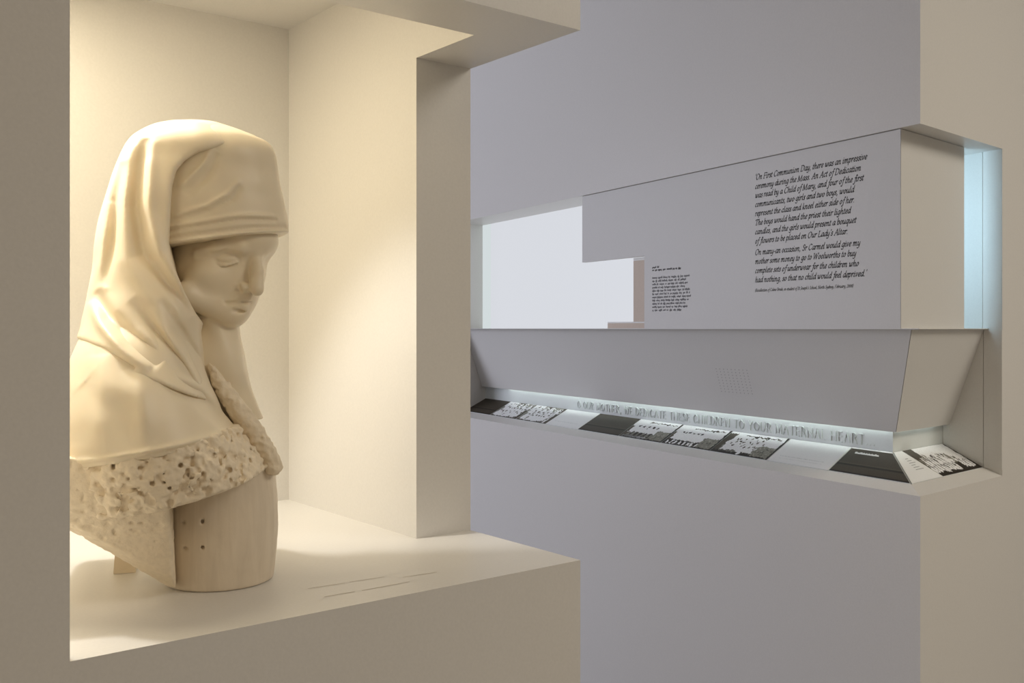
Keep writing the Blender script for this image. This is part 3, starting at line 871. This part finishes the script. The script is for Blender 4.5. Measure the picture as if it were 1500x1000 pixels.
# --- head veil ---------------------------------------------------------------
VEIL_T = [(150, 172, 412, .098), (216, 172, 412, .100), (236, 169, 412, .096), (258, 162, 412, .102), (298, 151, 416, .109), (335, 143, 420, .112), (380, 137, 390, .113), (427, 131, 350, .117),
          (460, 124, 318, .126), (485, 118, 306, .138), (500, 112, 306, .147), (520, 107, 306, .158), (560, 93, 318, .183), (600, 83, 335, .199)]
CAPE_T = [(440, 150, 285, .09), (470, 132, 294, .117), (500, 116, 300, .142), (520, 107, 303, .156), (560, 93, 315, .180), (600, 83, 333, .196), (640, 76, 359, .206),
          (680, 74, 378, .206), (720, 74, 394, .200)]
g = Grid((-0.26, -0.215, 0.22), (0.13, 0.215, 0.73), 0.0024)
fv = smax(sections(g, VEIL_T, 2.15), crown(g), 0.018)
# broad folds of the veil on its sides
sw = side_weight(g)
fold = 0
for pts, w, amp in (
    ([(214, 200), (204, 240), (199, 300), (212, 372), (246, 416), (284, 460)], .0085, .011),     # deep valley behind the face edge
    ([(222, 202), (221, 250), (221, 310), (236, 372), (262, 412), (290, 452)], .0075, -.006),    # crest beside it
    ([(189, 205), (184, 245), (181, 300), (186, 380), (215, 430), (262, 480)], .010, -.005),
    ([(176, 232), (170, 275), (165, 330), (158, 380), (150, 420)], .0085, .008),                 # second valley
    ([(158, 290), (152, 340), (147, 390), (150, 430), (175, 470), (215, 505)], .008, -.004),
    ([(140, 424), (164, 461), (197, 494), (240, 530)], .009, .010),                              # sweep over the shoulder
    ([(128, 440), (150, 474), (185, 510), (225, 538)], .007, -.006),
    ([(196, 440), (232, 488), (270, 540), (300, 583)], .008, .006),
    ([(236, 440), (262, 478), (286, 520), (306, 566)], .006, .005),
    ([(222, 452), (250, 494), (280, 540), (304, 578)], .006, -.004)):
    fold = fold + groove(g, pts, w, amp)
fv = fv + sw * fold + 0.010 * sstep(loc(288, 210)[0], loc(345, 210)[0], g.x) * side_weight(g, 0.03, 0.07)
# soft dents on the crown
fv = fv + 0.0012 * noise3(g, 0.035, 3)
edge = [(400, 140), (380, 192), (350, 206), (325, 213), (308, 219), (290, 224), (271, 236), (258, 252), (252, 275), (250, 316), (248, 357), (257, 394), (271, 428), (286, 457),
        (297, 473), (294, 486), (297, 510), (302, 540), (310, 572), (318, 600)]
low = [(306, 592), (270, 577), (230, 560), (183, 543), (199, 539), (187, 530), (153, 511), (112, 499), (60, 498), (20, 150)]
keep2 = poly_sd(g.X2, g.Z2, L2(edge, -0.085) + L2(low[:5], -0.15) + L2(low[5:], -0.13))[:, None, :]
# the hood reaches forward only along the crown; its near rim rolls back
veil = smax(fv, keep2, 0.006)
inner = smax(sections(g, VEIL_T, 2.15, grow=-0.016), crown(g, 0.016), 0.012)
veil = smax(veil, -smax(inner, (g.x - loc(262, 300)[0]) * -1.0, 0.01), 0.004)       # hollow towards the face
veil_o = carve('veil', g, veil, 'marble')

# --- band and cap under the veil ---------------------------------------------
CAP_T = [(160, 200, 409, .086), (216, 200, 409, .086), (236, 195, 410, .087), (258, 190, 411, .089), (298, 185, 419, .095), (333, 184, 425, .097), (362, 184, 424, .097)]
g = Grid((-0.13, -0.11, 0.46), (0.125, 0.11, 0.71), 0.0020)
fc = smax(sections(g, CAP_T, 1.9, grow=-0.001), crown(g, 0.0012, 0.112, 0.105), 0.018)
sw = side_weight(g, 0.0, 0.03)
fold = 0
for pts, w, amp in (
    ([(312, 214), (300, 240), (282, 258), (262, 276)], .0045, -.0045), ([(320, 224), (309, 250), (292, 270), (272, 288)], .006, .0045),
    ([(352, 262), (335, 285), (305, 303), (250, 318)], .0040, -.0032), ([(352, 271), (338, 292), (306, 310), (252, 324)], .005, .0036),
    ([(248, 337), (300, 331), (350, 322), (405, 320)], .003, .003), ([(248, 333), (300, 325), (352, 316), (400, 314)], .003, -.002),
    ([(247, 349), (300, 343), (350, 336), (420, 328)], .0035, .003), ([(247, 354), (300, 350), (350, 343), (424, 334)], .003, -.0025)):
    fold = fold + groove(g, pts, w, amp, -0.08, amp < -0.003 or amp > 0.0034)
fc = fc + sw * fold + 0.0010 * noise3(g, 0.022, 8)
cut = poly_sd(g.X2, g.Z2, L2([(150, 160), (440, 160), (440, 331), (412, 339), (360, 344), (300, 353), (247, 359), (150, 366)], -0.07))[:, None, :]
cap = smax(fc, cut, 0.003)
carve('head_band', g, cap, 'marble')

# --- face and neck -----------------------------------------------------------
g = Grid((-0.10, -0.11, 0.24), (0.12, 0.10, 0.585), 0.0017)
P = loc
face = ellipsoid(g, P(318, 388, .005), (.070, .066, .082))
face = smin(face, ellipsoid(g, P(352, 352, -.008), (.056, .060, .040)), .02)           # forehead
face = smin(face, ellipsoid(g, P(346, 430, -.020), (.030, .034, .040)), .022)          # muzzle
face = smin(face, capsule(g, P(344, 458, -.026), P(330, 461, -.030), .0125, .012), .014)     # chin
face = smin(face, capsule(g, P(338, 459, -.034), P(272, 432, -.058), .015, .019), .022)      # near jaw
face = smin(face, capsule(g, P(338, 458, -.010), P(300, 432, .048), .015, .019), .022)       # far jaw
face = smin(face, ellipsoid(g, P(303, 404, -.052), (.024, .016, .019)), .016)          # near cheekbone
face = smin(face, ellipsoid(g, P(366, 402, -.002), (.018, .024, .020)), .016)          # far cheekbone
face = smin(face, capsule(g, P(288, 371, -.0560), P(318, 363, -.0635), .0030, .0068), .012)
face = smin(face, capsule(g, P(318, 363, -.0635), P(350, 362, -.0605), .0068, .0080), .009)    # near brow
face = smin(face, capsule(g, P(350, 362, -.0590), P(381, 361, -.039), .0080, .0085), .009)
face = smin(face, capsule(g, P(383, 362, -.034), P(393, 364, .012), .008, .0065), .010)      # far brow
face = smax(face, -ellipsoid(g, P(336, 381, -.0785), (.0245, .0235, .0135)), .006)         # near eye socket
face = smax(face, -ellipsoid(g, P(400, 386, -.022), (.012, .020, .011)), .010)         # far eye socket
face = smin(face, ellipsoid(g, P(330, 379, -.0500), (.0200, .0150, .0100)), .0015)     # lowered upper lid
face = smin(face, capsule(g, P(311, 384, -.0590), P(330, 388, -.0625), .0018, .0026), .0012)   # lash line
face = smin(face, capsule(g, P(330, 388, -.0625), P(348, 384, -.0580), .0026, .0016), .0012)
face = smax(face, -capsule(g, P(310, 372, -.0660), P(330, 368.5, -.0690), .0016, .0024), .004)   # lid crease
face = smax(face, -capsule(g, P(330, 368.5, -.0690), P(350, 373, -.0660), .0024, .0022), .004)
# nose
face = smin(face, capsule(g, P(374, 368, -.043), P(377, 398, -.054), .0085, .0085), .008)
face = smin(face, capsule(g, P(377, 398, -.054), P(375.5, 423, -.058), .0090, .0110), .005)
face = smin(face, ellipsoid(g, P(358, 421, -.052), (.0110, .0105, .0088)), .0025)         # near wing
face = smin(face, ellipsoid(g, P(373, 423, -.030), (.009, .0095, .0078)), .004)
face = smax(face, -ellipsoid(g, P(366, 431, -.056), (.0065, .0045, .0042)), .003)        # nostril
face = smax(face, -capsule(g, P(349, 414, -.0600), P(352, 427, -.0560), .0016, .0022), .004)   # wing crease
face = smax(face, -capsule(g, P(346, 424, -.0590), P(334, 441, -.0605), .0010, .0014), .010)   # nasolabial fold
# mouth
face = smin(face, capsule(g, P(340, 440.5, -.047), P(359, 438.5, -.044), .0042, .0062), .005)   # upper lip
face = smin(face, capsule(g, P(359, 438.5, -.044), P(362, 439, -.016), .0062, .0042), .005)
face = smin(face, capsule(g, P(341, 447.5, -.046), P(355, 448.5, -.043), .0045, .0066), .005)     # lower lip
face = smin(face, capsule(g, P(355, 448.5, -.043), P(358, 447.5, -.016), .0066, .0042), .005)
face = smax(face, -capsule(g, P(332, 443.5, -.0560), P(352, 443, -.0555), .0026, .0022), .002)
face = smax(face, -capsule(g, P(352, 443, -.0560), P(367, 443, -.0430), .0022, .0020), .002)
face = smax(face, -capsule(g, P(343, 455.5, -.0540), P(356, 455.5, -.0440), .0022, .0022), .005)
face = smax(face, -ellipsoid(g, P(318, 428, -.086), (.020, .012, .020)), .016)         # hollow of the cheek
# neck and breast
neck = capsule(g, P(300, 452, .012), P(304, 535, .010), .050, .049)
neck = smin(neck, capsule(g, P(332, 478, -.012), P(333, 540, -.016), .0135, .012), .016)     # throat tendon
neck = smin(neck, capsule(g, P(306, 452, -.036), P(336, 545, -.028), .008, .010), .016)      # neck muscle
neck = smin(neck, capsule(g, P(306, 540, .0), P(341, 622, .0), .047, .040), .03)
neck = smin(neck, capsule(g, P(345, 560, -.008), P(374, 616, -.006), .010, .008), .02)
cutn = poly_sd(g.X2, g.Z2, L2([(230, 440), (420, 440), (420, 620), (386, 622), (378, 640), (330, 640), (270, 600), (230, 560)], -0.02))[:, None, :]
neck = smax(neck, cutn, .004)
face = smin(face, neck, .004)
carve('head', g, face, 'marble', 1)

# --- shoulder cape -----------------------------------------------------------
g = Grid((-0.27, -0.225, 0.14), (0.12, 0.225, 0.44), 0.0026)
ft = sections(g, CAPE_T, 2.15)
sw = side_weight(g, 0.03, 0.08)
fold = 0
for pts, w, amp in (([(120, 560), (170, 600), (215, 655)], .02, .004), ([(200, 540), (212, 600), (214, 662)], .012, -.004), ([(240, 555), (290, 585), (330, 625)], .008, .004),
                    ([(252, 550), (296, 572), (326, 604)], .006, -.003), ([(140, 520), (150, 580), (148, 660)], .014, -.003)):
    fold = fold + groove(g, pts, w, amp, -0.17)
hem = [(103, 679), (150, 670), (200, 661), (290, 645), (368, 633)]
fold = fold + groove(g, [(40, 682)] + hem, .0030, -.0022, -0.18, False) + groove(g, [(40, 689), (103, 686), (150, 677), (200, 668), (290, 652), (368, 640)], .0032, .0026, -0.18, False)
ft = ft + sw * fold + 0.0010 * noise3(g, 0.05, 21)
front = [(250, 430), (288, 460), (297, 500), (305, 540), (322, 590), (352, 634), (366, 646)]
keep = poly_sd(g.X2, g.Z2, L2(front, -0.10) + L2([(368, 646), (290, 656), (200, 671), (103, 689), (30, 700), (30, 430)], -0.17))[:, None, :]
cape = smax(ft, keep, 0.004)
neckhole = ellipsoid(g, P(330, 520, 0), (.056, .075, .14))
cape = smax(cape, -neckhole, 0.006)
carve('cape', g, cape, 'marble')

# --- rough tooled band below the cape ------------------------------------------
g = Grid((-0.27, -0.215, 0.09), (0.125, 0.215, 0.33), 0.0020)
fr = sections(g, [(560, 95, 322, .172), (600, 86, 344, .188), (640, 78, 368, .199), (665, 76, 384, .201), (690, 76, 400, .198), (720, 80, 402, .185), (760, 90, 402, .150), (880, 200, 402, .09)], 2.15)
keep = poly_sd(g.X2, g.Z2, L2([(366, 628), (290, 640), (200, 655), (30, 690), (30, 762)], -0.17) + L2([(103, 768), (150, 757), (247, 738), (262, 732), (330, 714), (401, 694)], -0.13) + L2([(404, 690), (380, 655)], -0.06))[:, None, :]
pts = np.random.default_rng(4)
n1 = noise3(g, 0.0068, 5); n2 = noise3(g, 0.0045, 6); n3 = noise3(g, 0.018, 7)
rough = fr + 0.0060 * sstep(0.05, 0.45, n1) + 0.0022 * n2 + 0.0016 * n3 - 0.001
band = smax(rough, keep, 0.006)
carve('rough_band', g, band, 'marble_dark', 2)

# --- rough edge of the cape front ---------------------------------------------
g = Grid((-0.03, -0.085, 0.14), (0.125, 0.065, 0.37), 0.0018)
strip = 9.0     # thick rough-hewn border running down the breast
path = [(309, 536, -.056), (322, 562, -.056), (342, 592, -.054), (368, 628, -.050), (388, 660, -.045), (400, 682, -.040)]
rads = [.005, .011, .0145, .0155, .0155, .0135]
for i, (a, b) in enumerate(zip(path[:-1], path[1:])):
    strip = np.minimum(strip, capsule(g, P(*a), P(*b), rads[i], rads[i + 1]))
path2 = [(340, 572, .030), (362, 616, .034), (384, 650, .030), (400, 684, .010)]
for a, b in zip(path2[:-1], path2[1:]):
    strip = smin(strip, capsule(g, P(*a), P(*b), .0095, .0105), .004)
strip = smin(strip, capsule(g, P(400, 684, -.044), P(400, 684, .010), .0105, .0105), .004)
strip = strip + 0.0020 * noise3(g, 0.0060, 15) + 0.0014 * noise3(g, 0.0038, 16)
carve('rough_edge', g, strip, 'marble_dark', 1)

# --- base drum, and the slanting shoulder stump beside it -----------------------
g = Grid((-0.10, -0.105, -0.005), (0.11, 0.105, 0.22), 0.0022)
zc = np.clip(g.z / 0.17, 0, 1)
rad = 0.0785 + 0.006 * np.sin(zc * math.pi) + 0.002 * zc
c = P(322, 800, .004)
drum = np.sqrt((g.x - c[0]) ** 2 + (g.y - c[1]) ** 2) - rad
drum = drum + 0.0006 * noise3(g, 0.012, 31)
for (qx, qy) in ((269, 765), (297, 763), (272, 803), (297, 801)):              # drilled holes
    p = P(qx, qy, -0.066 if qx < 280 else -.074)
    drum = smax(drum, -np.sqrt((g.x - p[0]) ** 2 + (g.z - p[2]) ** 2 + 0.2 * (g.y - p[1]) ** 2) + .0030, .001)
drum = smax(smax(drum, 0.0 - g.z, 0.004), g.z - 0.19, .004)
carve('drum_base', g, drum, 'drum', 1)

g = Grid((-0.27, -0.2, -0.005), (-0.03, 0.2, 0.24), 0.0024)
side = poly_sd(g.X2, g.Z2, L2([(250, 660), (251, 735), (256, 868)], -.10) + L2([(245, 869), (103, 768), (40, 738), (60, 660)], -.10))[:, None, :]
zt = np.clip((g.z - 0.0) / 0.15, 0, 1)
halfd = 0.088 + 0.085 * zt ** 1.2
depth = np.abs(g.y) - halfd
stump = smax(side, depth, 0.006)
cham = (loc(103, 768, -.1), loc(256, 868, -.1))
n = np.array([-(cham[1] - cham[0])[2], (cham[1] - cham[0])[0]]); n = n / np.linalg.norm(n)
lowd = (g.x - cham[0][0]) * n[0] + (g.z - cham[0][2]) * n[1]                     # height above the slanting underside
stump = smax(stump, depth * 0.7 + 0.012 - lowd * 0.9 , 0.002)                   # long chamfer
pit = 0.004 * sstep(0.30, 0.7, noise3(g, 0.007, 41)) * sstep(.03, .12, g.z) + 0.001 * noise3(g, 0.004, 42)
stump = stump + pit
stump = smax(stump, 0.0 - g.z, .003)
carve('shoulder_stump', g, stump, 'marble_dark', 1)

# little stone wedge that props the overhang
p = loc(186, 853, 0.10)
pw = [(-.018, -.02), (.014, -.02), (.014, .02), (-.018, .02)]
def bl(x, y, z):
    q = OB + (p[0] + x) * EX + (p[1] + y) * EY
    return Vector((q[0], q[1], SILL + 0.0003 + z))
wg = solid('prop_wedge', [bl(x, y, 0) for x, y in pw], [bl(x * .9, y * .9, .028 if x < 0 else .010) for x, y in pw], 'marble')
tag(wg, 'small pale stone wedge under the overhanging back of the bust', 'wedge')

# faint pencil lines left on the niche floor
V, Fc = [], []
for (x0, y0), (x1, y1) in (((451, 862), (505, 854)), ((512, 852.5), (563, 845)), ((590, 845.5), (640, 838)), ((475, 874), (520, 866.5)), ((530, 865), (600, 852))):
    e = []
    for x, y in ((x0, y0), (x1, y1)):
        t = (EYE - SILL) / ((y - HY) / F)
        e.append(Vector(((x - CX) / F * t, t, SILL + 0.0004)))
    d = (e[1] - e[0]).normalized(); nn = Vector((-d.y, d.x, 0)) * 0.0007
    k = len(V); V += [e[0] - nn, e[1] - nn, e[1] + nn, e[0] + nn]; Fc.append((k, k + 1, k + 2, k + 3))
struct(mesh_obj('trim_12', V, Fc, 'scratch'))
